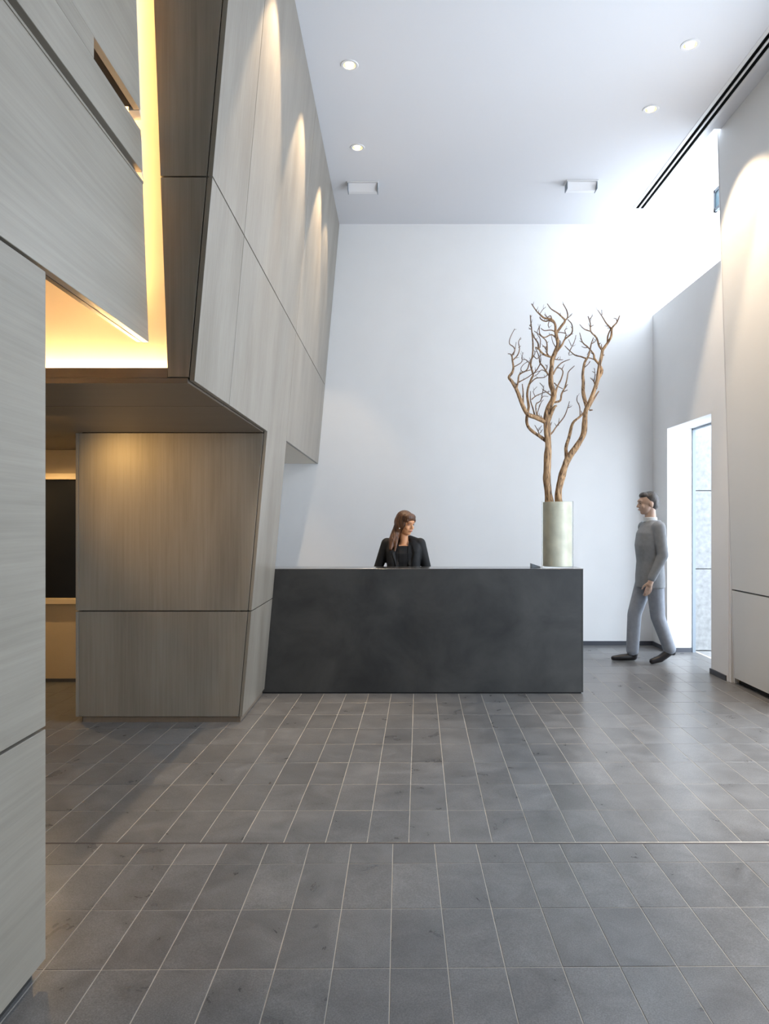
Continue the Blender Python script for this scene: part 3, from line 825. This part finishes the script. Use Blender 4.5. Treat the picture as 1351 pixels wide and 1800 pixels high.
CL = []   # centre lines already laid: (px, py, depth)
rnd = random.Random(21)
UNIT = VY / F / 6.141
def unproj(ax, ay, y):
    x = 880 + ax / 6.141; yy = 520 + ay / 6.141
    return Vector(((x - CX) / F * y, y, H + (CY - yy) / F * y))
for k, (pts, r0, r1, name) in enumerate(BR):
    d0 = VY
    if CL and name != 'trunk':
        d0 = min(CL, key=lambda c: (c[0] - pts[0][0]) ** 2 + (c[1] - pts[0][1]) ** 2)[2]
    elif name == 'trunk':
        d0 = VY + (.01 if k == 0 else -.02)
    L = sum(math.dist(a, b) for a, b in zip(pts, pts[1:])) * UNIT
    slope = rnd.uniform(-.38, .38) if name != 'trunk' else (.05 if k == 0 else -.06)
    acc = 0; W = []
    for i, p in enumerate(pts):
        if i: acc += math.dist(p, pts[i - 1]) * UNIT
        jit = 0 if i == 0 else rnd.uniform(-3, 3) if name == 'trunk' else rnd.uniform(-2, 2)
        dd = d0 + slope * acc + (0 if i == 0 else rnd.uniform(-.012, .012))
        W.append(unproj(p[0], p[1], dd))
        CL.append((p[0], p[1], dd))
    sub = 6 if name == 'trunk' else 4
    S = catmull(W, sub)
    n = len(S)
    R = []
    for i in range(n):
        t = i / (n - 1)
        R.append(UNIT * (r0 + (r1 - r0) * t ** (1.0 if name != 'trunk' else .85)) * (1 + .10 * mnoise.noise(S[i] * 14)))
    sides = 14 if name == 'trunk' else (8 if r0 > 9 else 6)
    V, Fs = tube(S, R, sides, k * 1.7, .11 if r0 > 14 else .06)
    thin = [max(0, min(1, (11 * UNIT - R[i]) / (8 * UNIT))) for i in range(n) for s in range(sides)]
    # small spurs on the thinner lengths
    if name != 'trunk':
        for q in range(2, n - 1, 3):
            if R[q] < 11 * UNIT and rnd.random() < .55:
                dv = (S[q] - S[q - 1]).normalized()
                sd = Vector((rnd.uniform(-1, 1), rnd.uniform(-.6, .6), rnd.uniform(-.2, 1))).normalized()
                sv = (dv * .7 + sd).normalized()
                ln = rnd.uniform(.012, .04)
                sp = [S[q], S[q] + sv * ln * .5, S[q] + sv * ln + Vector((rnd.uniform(-.006, .006), 0, .004))]
                v2, f2 = tube(sp, [R[q] * .6, max(R[q] * .45, .0012), .0009], 5, q, 0)
                b0 = len(V); V += v2; Fs += [tuple(i + b0 for i in f) for f in f2]; thin += [1.0] * len(v2)
    o = mesh(name, V, Fs, M['bark'], tree, smooth=True)
    a = o.data.color_attributes.new('thin', 'FLOAT_COLOR', 'POINT')
    for i, tv in enumerate(thin): a.data[i].color = (tv, tv, tv, 1)

# ------------------------------------------------------------------ people
def blob(name, prims, mat, parent, voxel=.008, smooth_it=6, factor=.5):
    """closed primitives fused into one continuous skin"""
    bm = bmesh.new()
    for p in prims:
        if p[0] == 's':
            c, r = Vector(p[1]), p[2]
            rot = Matrix.Identity(4)
            if len(p) > 3:
                rot = Matrix.Rotation(p[3][2], 4, 'Z') @ Matrix.Rotation(p[3][1], 4, 'Y') @ Matrix.Rotation(p[3][0], 4, 'X')
            if isinstance(r, (int, float)): r = (r, r, r)
            bmesh.ops.create_uvsphere(bm, u_segments=24, v_segments=16, radius=1, matrix=Matrix.Translation(c) @ rot @ Matrix.Diagonal((*r, 1)))
        elif p[0] == 'c':
            a, ra, b, rb = Vector(p[1]), p[2], Vector(p[3]), p[4]
            fl = p[5] if len(p) > 5 else (1, 1)
            d = b - a; q = d.to_track_quat('Z', 'X' if len(p) < 7 else p[6]).to_matrix().to_4x4()
            seg, rings = 18, 5
            prof = []
            for i in range(rings + 1):
                t = math.pi / 2 * i / rings
                prof.append((-ra * math.cos(t), ra * math.sin(t)))
            for i in range(rings + 1):
                t = math.pi / 2 * i / rings
                prof.append((d.length + rb * math.sin(t), rb * math.cos(t)))
            vs_ = []
            for (zz_, rr) in prof:
                ring = []
                for s in range(seg):
                    an = 2 * math.pi * s / seg
                    ring.append(bm.verts.new(Matrix.Translation(a) @ q @ Vector((rr * math.cos(an) * fl[0], rr * math.sin(an) * fl[1], zz_))))
                vs_.append(ring)
            for i in range(len(vs_) - 1):
                for s in range(seg):
                    t = (s + 1) % seg
                    bm.faces.new((vs_[i][s], vs_[i][t], vs_[i + 1][t], vs_[i + 1][s]))
        elif p[0] == 'l':      # loft of horizontal ellipses: [(cx,cy,z,rx,ry)]
            rs = []
            for (cx, cy, z, rx, ry) in p[1]:
                rs.append([bm.verts.new((cx + rx * math.copysign(abs(math.cos(2 * math.pi * s / 24)) ** .85, math.cos(2 * math.pi * s / 24)),
                                         cy + ry * math.copysign(abs(math.sin(2 * math.pi * s / 24)) ** .85, math.sin(2 * math.pi * s / 24)), z)) for s in range(24)])
            for i in range(len(rs) - 1):
                for s in range(24):
                    t = (s + 1) % 24
                    bm.faces.new((rs[i][s], rs[i][t], rs[i + 1][t], rs[i + 1][s]))
            bm.faces.new(rs[0][::-1]); bm.faces.new(rs[-1])
    bmesh.ops.remove_doubles(bm, verts=bm.verts, dist=1e-6)
    bmesh.ops.recalc_face_normals(bm, faces=bm.faces)
    me = bpy.data.meshes.new(name); bm.to_mesh(me); bm.free()
    tmp = bpy.data.objects.new(name, me); COL.objects.link(tmp)
    r = tmp.modifiers.new('r', 'REMESH'); r.mode = 'VOXEL'; r.voxel_size = voxel
    if smooth_it:
        s = tmp.modifiers.new('s', 'SMOOTH'); s.iterations = smooth_it; s.factor = factor
    dg = bpy.context.evaluated_depsgraph_get()
    me2 = bpy.data.meshes.new_from_object(tmp.evaluated_get(dg))
    bpy.data.objects.remove(tmp); bpy.data.meshes.remove(me)
    me2.name = name; me2.materials.clear(); me2.materials.append(mat)
    for p in me2.polygons: p.use_smooth = True
    o = bpy.data.objects.new(name, me2); COL.objects.link(o)
    if parent: o.parent = parent
    return o

def skin(name, col):
    m, nt, b = new_mat(name)
    b.inputs['Base Color'].default_value = (*col, 1); b.inputs['Roughness'].default_value = .5
    b.inputs['Subsurface Weight'].default_value = .08
    b.inputs['Subsurface Radius'].default_value = (.02, .008, .004)
    return m
M['skin_w'] = skin('skin_warm', (.66, .31, .15))
M['skin_m'] = skin('skin_pale', (.50, .34, .26))
M['lip'] = plain('lips', (.42, .13, .10), .45)
M['eye'] = plain('eye_dark', (.03, .02, .015), .3)
M['eyewhite'] = plain('eye_white', (.30, .22, .17), .4)
def hairm(name, c1, c2, sc=(90, 90, 6)):
    m, nt, b = new_mat(name)
    N = nt.nodes.new; L = nt.links.new
    tc = N('ShaderNodeTexCoord'); mp = N('ShaderNodeMapping'); mp.inputs['Scale'].default_value = sc
    L(tc.outputs['Object'], mp.inputs['Vector'])
    n = N('ShaderNodeTexNoise'); n.inputs['Scale'].default_value = 1; n.inputs['Detail'].default_value = 4
    L(mp.outputs[0], n.inputs['Vector'])
    r = N('ShaderNodeMapRange'); r.inputs['From Min'].default_value = .3; r.inputs['From Max'].default_value = .7
    L(n.outputs['Fac'], r.inputs['Value'])
    mx = N('ShaderNodeMix'); mx.data_type = 'RGBA'; mx.inputs['A'].default_value = (*c1, 1); mx.inputs['B'].default_value = (*c2, 1)
    L(r.outputs[0], mx.inputs['Factor']); L(mx.outputs['Result'], b.inputs['Base Color'])
    b.inputs['Roughness'].default_value = .42
    bp = N('ShaderNodeBump'); bp.inputs['Strength'].default_value = .5; bp.inputs['Distance'].default_value = .01
    L(n.outputs['Fac'], bp.inputs['Height']); L(bp.outputs[0], b.inputs['Normal'])
    return m
M['hair_w'] = hairm('brown_hair', (.028, .011, .0045), (.165, .068, .026))
M['hair_m'] = hairm('short_dark_hair', (.03, .026, .024), (.085, .075, .07), (60, 60, 20))
M['jacket_w'] = plain('black_blazer', (.006, .006, .007), .75, noise=.2, nscale=20)
M['shirt_w'] = plain('black_top', (.0025, .0025, .0035), .85)
M['suit'] = plain('grey_suit', (.23, .24, .255), .8, noise=.08, nscale=25)
M['suit2'] = plain('grey_trousers', (.29, .315, .36), .8, noise=.08, nscale=25)
M['collar'] = plain('pale_shirt', (.6, .62, .64), .8)
M['shoe'] = plain('black_leather', (.012, .010, .012), .35)
M['pearl'] = plain('pearl', (.8, .78, .74), .25)

def finger_set(palm, dirv, side, up, ln=.075, r=.0075):
    """five capsules for one hand: palm centre, pointing direction, thumb side, back-of-hand normal"""
    d = Vector(dirv).normalized(); s = Vector(side).normalized(); u = Vector(up).normalized(); c = Vector(palm)
    P_ = [('s', c, (.036, .036, .018) if abs(u.z) > .7 else .030)]
    P_.append(('c', c - d * .035, .026, c + d * .035, .028, (1, .55)))
    for i, (o, l) in enumerate(((.028, .9), (.0095, 1.0), (-.0095, .94), (-.028, .74))):
        k0 = c + d * .045 + s * o; k1 = k0 + d * ln * l * .55 - u * .006; k2 = k1 + d * ln * l * .38 - u * .022
        P_ += [('c', c + d * .02 + s * o * .8, r * 1.15, k0, r * 1.1), ('c', k0, r * 1.08, k1, r), ('c', k1, r, k2, r * .85)]
    t0 = c - d * .015 + s * .03; t1 = t0 + s * .026 + d * .03 - u * .01; t2 = t1 + d * .032 + s * .004 - u * .008
    P_ += [('c', t0, r * 1.4, t1, r * 1.15), ('c', t1, r * 1.15, t2, r * .95)]
    return P_

def rotz(v, a, c):
    x, y = v[0] - c[0], v[1] - c[1]
    return (c[0] + x * math.cos(a) - y * math.sin(a), c[1] + x * math.sin(a) + y * math.cos(a), v[2])

def head_prims(c, yaw, pitch=0.0, s=1.0, fem=True):
    """c = centre of the cranium; face looks along -Y before yaw/pitch; returns primitives and a placing function"""
    R = Matrix.Rotation(yaw, 4, 'Z') @ Matrix.Rotation(pitch, 4, 'X')
    e = R.to_euler()
    def at(x, y, z): return Vector(c) + (R @ Vector((x * s, y * s, z * s)))
    er = (e.x, e.y, e.z)
    def S(x, y, z, rx, ry, rz): return ('s', at(x, y, z), (rx * s, ry * s, rz * s), er)
    w = .93 if fem else 1.0
    pr = [S(0, .012, .02, .073 * w, .092, .085),          # cranium
          S(0, -.022, -.035, .058 * w, .066, .078),        # face
          S(0, -.052, -.088, .026, .026, .024),            # chin
          S(0, -.025, -.075, .047 * w, .05, .038),         # jaw
          S(.034 * w, -.060, -.033, .021, .020, .022), S(-.034 * w, -.060, -.033, .021, .020, .022),   # cheeks
          S(0, -.072, .022, .045, .022, .022),             # brow
          ('c', at(0, -.084, .005), .008 * s, at(0, -.102, -.030), .0115 * s),   # nose bridge
          S(.010, -.092, -.034, .008, .009, .007), S(-.010, -.092, -.034, .008, .009, .007),
          S(0, -.078, -.060, .022, .016, .012),            # lips mass
          S(.071 * w, .012, -.022, .009, .020, .030), S(-.071 * w, .012, -.022, .009, .020, .030)]      # ears
    return pr, at, er

def face_bits(at, er, s, parent, lip=True, fem=True):
    for sx in (-1, 1):
        o = blob('eye', [('s', at(.030 * sx, -.0775, .000), (.0125 * s, .006 * s, .0055 * s), er)], M['eyewhite'], parent, .0016, 0)
        o2 = blob('iris', [('s', at(.031 * sx, -.0825, -.0005), (.0052 * s, .003 * s, .0052 * s), er)], M['eye'], o, .0012, 0)
        blob('eyebrow', [('c', at(.014 * sx, -.0925, .020), .0033 * s, at(.044 * sx, -.081, .0225), .0022 * s)], M['hair_w'] if fem else M['hair_m'], parent, .0014, 1)
    blob('mouth', [('c', at(-.017, -.0890, -.061), .0035 * s, at(0, -.0955, -.0600), .0056 * s), ('c', at(.017, -.0890, -.061), .0035 * s, at(0, -.0955, -.0600), .0056 * s)], M['lip'] if fem else M['skin_m'], parent, .0016, 2)

# --- receptionist: stands behind the desk, head turned to the right of the picture
def receptionist():
    y = 6.80; X0 = .048
    p = empty('person', (X0, y, 0), label='receptionist with long brown hair in a black blazer, standing behind the desk looking sideways', cat='person')
    O = Vector((X0, y, 0))
    def A(x, yy, z): return (X0 + x, y + yy, z)
    hc = A(.022, -.02, 1.487)
    pr, at, er = head_prims(hc, math.radians(43), math.radians(12), .98, True)
    sh = 1.30
    arms = []
    skin_arm = []
    hands = []
    for sx, ex in ((-1, -.250), (1, .228)):
        S_, E_, W_ = A(.158 * sx, .01, sh - .01), A(ex, .015, 1.035), A(ex * .93, -.12, .845)
        arms += [('c', S_, .056, E_, .043), ('c', E_, .043, W_, .031)]
        skin_arm += [('c', S_, .04, E_, .03), ('c', E_, .03, W_, .024)]
        hands += finger_set((W_[0] - .005 * sx, W_[1] - .055, W_[2] - .026), (-.15 * sx, -1, -.25), (-sx, 0, 0), (0, -.2, 1))
        hands += [('c', W_, .024, (W_[0] - .004 * sx, W_[1] - .03, W_[2] - .015), .026)]
    body = blob('body', [('c', at(0, .02, -.06), .038, A(.005, .01, 1.30), .043), ('c', A(.005, .01, 1.30), .047, A(0, .02, 1.22), .075),
                         ('l', [(X0, y + .01, .86, .13, .09), (X0, y + .01, .98, .11, .08), (X0, y + .005, 1.1, .115, .08), (X0, y, 1.2, .13, .085), (X0, y + .01, 1.28, .10, .06)]),
                         ('c', A(-.085, .01, .86), .075, A(-.09, .01, .47), .05), ('c', A(-.09, .01, .47), .05, A(-.09, .03, .09), .035),
                         ('c', A(.085, .01, .86), .075, A(.09, .01, .47), .05), ('c', A(.09, .01, .47), .05, A(.09, .03, .09), .035)] + skin_arm + hands + pr, M['skin_w'], None, .0048, 5)
    body.parent = p; body.location = -O
    def child(o):
        o.parent = p; o.location = -O; return o
    # round-neck black top
    child(blob('top', [('l', [(X0, y - .002, .84, .142, .106), (X0, y - .002, 1.0, .126, .098), (X0, y - .012, 1.12, .136, .103), (X0, y - .008, 1.20, .142, .100), (X0, y + .008, 1.255, .115, .078), (X0, y + .016, 1.283, .078, .058)])], M['shirt_w'], None, .006, 3))
    # blazer: two fronts, back, sleeves
    jk = []
    for sx in (-1, 1):
        jk.append(('l', [(X0 + .098 * sx, y + .006, .78, .075, .122), (X0 + .092 * sx, y + .006, .98, .060, .112), (X0 + .100 * sx, y - .002, 1.12, .062, .114), (X0 + .112 * sx, y + .002, 1.22, .058, .103), (X0 + .112 * sx, y + .012, 1.29, .060, .066), (X0 + .105 * sx, y + .016, 1.322, .045, .040)]))
        jk.append(('s', A(.155 * sx, .012, 1.298), (.052, .055, .040)))
        jk.append(('c', A(.150 * sx, .012, 1.303), .036, A(.062 * sx, .03, 1.345), .026))
    jk.append(('l', [(X0, y + .065, .78, .145, .06), (X0, y + .06, 1.0, .125, .055), (X0, y + .06, 1.2, .135, .052), (X0, y + .055, 1.31, .12, .035), (X0, y + .05, 1.335, .06, .025)]))
    jk += arms
    J = child(blob('blazer', jk, M['jacket_w'], None, .0065, 4))
    for sx in (-1, 1):
        lap = [A(.050 * sx, -.020, 1.318), A(.078 * sx, -.045, 1.29), A(.105 * sx, -.108, 1.20), A(.070 * sx, -.118, 1.08), A(.052 * sx, -.112, 1.00), A(.045 * sx, -.110, 1.10), A(.040 * sx, -.098, 1.21)]
        o = slab('lapel', lap, (0, -.008, .002), M['jacket_w']); o.parent = J; o.location = (0, 0, 0)
    child(blob('trousers', [('l', [(X0, y + .012, .70, .165, .115), (X0, y + .012, .84, .165, .112), (X0, y + .012, .93, .140, .10)]),
                            ('c', A(-.086, .01, .80), .088, A(-.09, .01, .47), .065), ('c', A(-.09, .01, .47), .065, A(-.09, .03, .07), .058),
                            ('c', A(.086, .01, .80), .088, A(.09, .01, .47), .065), ('c', A(.09, .01, .47), .065, A(.09, .03, .07), .058)], M['jacket_w'], None, .009, 4))
    for sx in (-1, 1):
        child(blob('shoe', [('c', A(.09 * sx, .05, .035), .034, A(.095 * sx, -.13, .026), .026, (1.1, 1)), ('s', A(.09 * sx, .04, .05), .042)], M['shoe'], None, .006, 3))
    # hair: crown, fringe, long lock over the near shoulder
    def hs(x, yy, z, r): return ('s', at(x, yy, z), r, er)
    hair = [hs(0, .024, .036, (.082, .093, .084)), hs(-.03, .03, .0, (.062, .082, .085)), hs(.03, .045, -.01, (.056, .066, .085)),
            hs(0, -.038, .066, (.068, .055, .040)), hs(-.020, -.062, .042, (.040, .019, .026)), hs(.022, -.060, .054, (.038, .019, .020)),
            hs(-.046, -.036, .046, (.024, .032, .030)), hs(-.058, .010, -.012, (.024, .034, .062)), hs(.056, -.035, .035, (.024, .034, .034)), hs(.060, .005, -.03, (.020, .034, .07)),
            ('c', at(-.05, .03, -.02), .050, A(-.066, .0, 1.40), .046), ('c', A(-.066, .0, 1.40), .048, A(-.102, -.045, 1.325), .040), ('c', A(-.102, -.045, 1.325), .040, A(-.122, -.095, 1.240), .015),
            ('c', A(-.04, .04, 1.43), .06, A(-.03, .075, 1.33), .05), ('c', A(-.062, -.02, 1.39), .028, A(-.072, -.075, 1.30), .02), ('c', A(-.072, -.075, 1.30), .02, A(-.082, -.105, 1.225), .009),
            ('c', A(-.03, .075, 1.33), .05, A(-.02, .10, 1.24), .03)]
    child(blob('hair', hair, M['hair_w'], None, .0052, 4))
    fb = empty('face', (0, 0, 0)); 
    before = set(bpy.data.objects)
    bpy.data.objects.remove(fb)
    before = set(bpy.data.objects)
    face_bits(at, er, .98, None)
    for o in set(bpy.data.objects) - before:
        if o.parent is None: child(o)
    child(blob('earring', [('s', at(-.078, -.004, -.052), .0062)], M['pearl'], None, .0015, 0))

# --- man walking in from the doorway, seen from his left side, heading to the left
def walker():
    y = 7.58; X0 = (1141 - CX) / F * y
    p = empty('person', (X0, y, 0), label='short-haired man in a grey suit walking past the doorway', cat='person')
    O = Vector((X0, y, 0))
    def A(x, yy, z): return (X0 + x, y + yy, z)
    def child(o):
        o.parent = p; o.location = -O; return o
    pr, at, er = head_prims(A(-.02, 0, 1.700), math.radians(-90), math.radians(4), 1.08, False)
    # near (left) side is -Y
    hipN, hipF = A(.02, -.09, .93), A(.0, .09, .93)
    knN, anN = A(.055, -.09, .50), A(.185, -.09, .155)      # trailing leg (near)
    knF, anF = A(-.13, .09, .505), A(-.15, .09, .10)         # leading leg (far)
    shN, shF = A(.03, -.185, 1.44), A(.01, .185, 1.44)
    elN, wrN = A(.055, -.235, 1.15), A(-.055, -.225, .915)
    elF, wrF = A(.09, .235, 1.16), A(.07, .225, .90)
    hands = finger_set(A(-.078, -.225, .845), (-.25, 0, -1), (-1, 0, 0), (0, -1, 0), .08, .0085) + finger_set(A(.065, .225, .83), (-.1, 0, -1), (-1, 0, 0), (0, 1, 0), .08, .0085)
    hands += [('c', wrN, .028, A(-.07, -.225, .87), .03), ('c', wrF, .028, A(.066, .225, .86), .03)]
    body = blob('body', pr + [('c', at(0, .02, -.07), .055, A(.015, 0, 1.44), .062), ('l', [(X0 + .01, y, .92, .10, .15), (X0 + .01, y, 1.1, .10, .14), (X0 + .01, y, 1.3, .11, .17), (X0 + .02, y, 1.45, .08, .15), (X0 + .02, y, 1.5, .06, .08)]),
                              ('c', hipN, .08, knN, .05), ('c', knN, .05, anN, .036), ('c', hipF, .08, knF, .05), ('c', knF, .05, anF, .036),
                              ('c', shN, .045, elN, .036), ('c', elN, .036, wrN, .028), ('c', shF, .045, elF, .036), ('c', elF, .036, wrF, .028)] + hands, M['skin_m'], None, .0058, 5)
    child(body)
    jk = [('l', [(X0 + .005, y, .80, .140, .200), (X0 + .005, y, .93, .138, .190), (X0 + .005, y, 1.08, .128, .178), (X0 + .0, y, 1.25, .140, .198), (X0 + .015, y, 1.38, .135, .205), (X0 + .03, y, 1.46, .105, .175), (X0 + .035, y, 1.515, .075, .095)]),
          ('c', shN, .070, elN, .056), ('c', elN, .056, wrN, .043), ('c', shF, .070, elF, .056), ('c', elF, .056, wrF, .043), ('s', A(.05, 0, 1.36), (.115, .17, .12))]
    J = child(blob('jacket', jk, M['suit'], None, .0085, 4))
    child(blob('shirt_collar', [('l', [(X0 + .012, y, 1.50, .068, .078), (X0 + .008, y, 1.548, .066, .072)])], M['collar'], None, .005, 2))
    tr = [('l', [(X0 + .01, y, .80, .122, .175), (X0 + .01, y, .95, .122, .168)]), ('c', hipN, .098, knN, .074), ('c', knN, .074, A(.165, -.09, .20), .066),
          ('c', hipF, .098, knF, .074), ('c', knF, .074, A(-.152, .09, .115), .066), ('c', A(.165, -.09, .20), .066, A(.178, -.09, .165), .067)]
    child(blob('trousers', tr, M['suit2'], None, .0085, 4))
    # shoes: trailing foot stands on its toe, leading foot flat
    child(blob('shoe', [('c', A(.195, -.09, .140), .042, A(.085, -.092, .062), .040, (1, 1)), ('c', A(.085, -.092, .060), .040, A(-.005, -.094, .032), .030), ('c', A(.215, -.09, .12), .030, A(.20, -.09, .15), .036)], M['shoe'], None, .006, 4))
    child(blob('shoe', [('c', A(-.14, .09, .045), .040, A(-.27, .095, .036), .036), ('c', A(-.27, .095, .036), .036, A(-.355, .098, .028), .026), ('s', A(-.14, .09, .07), .045)], M['shoe'], None, .006, 4))
    def hs(x, yy, z, r): return ('s', at(x, yy, z), tuple(q * 1.08 for q in r), er)
    child(blob('hair', [hs(0, .026, .036, (.077, .086, .079)), hs(0, .052, -.01, (.064, .058, .07)), hs(0, -.03, .075, (.058, .048, .034)), hs(.052, .048, .012, (.020, .036, .042)), hs(-.052, .048, .012, (.020, .036, .042))], M['hair_m'], None, .006, 3))
    before = set(bpy.data.objects)
    face_bits(at, er, 1.08, None, fem=False)
    for o in set(bpy.data.objects) - before:
        if o.parent is None: child(o)

receptionist()
walker()
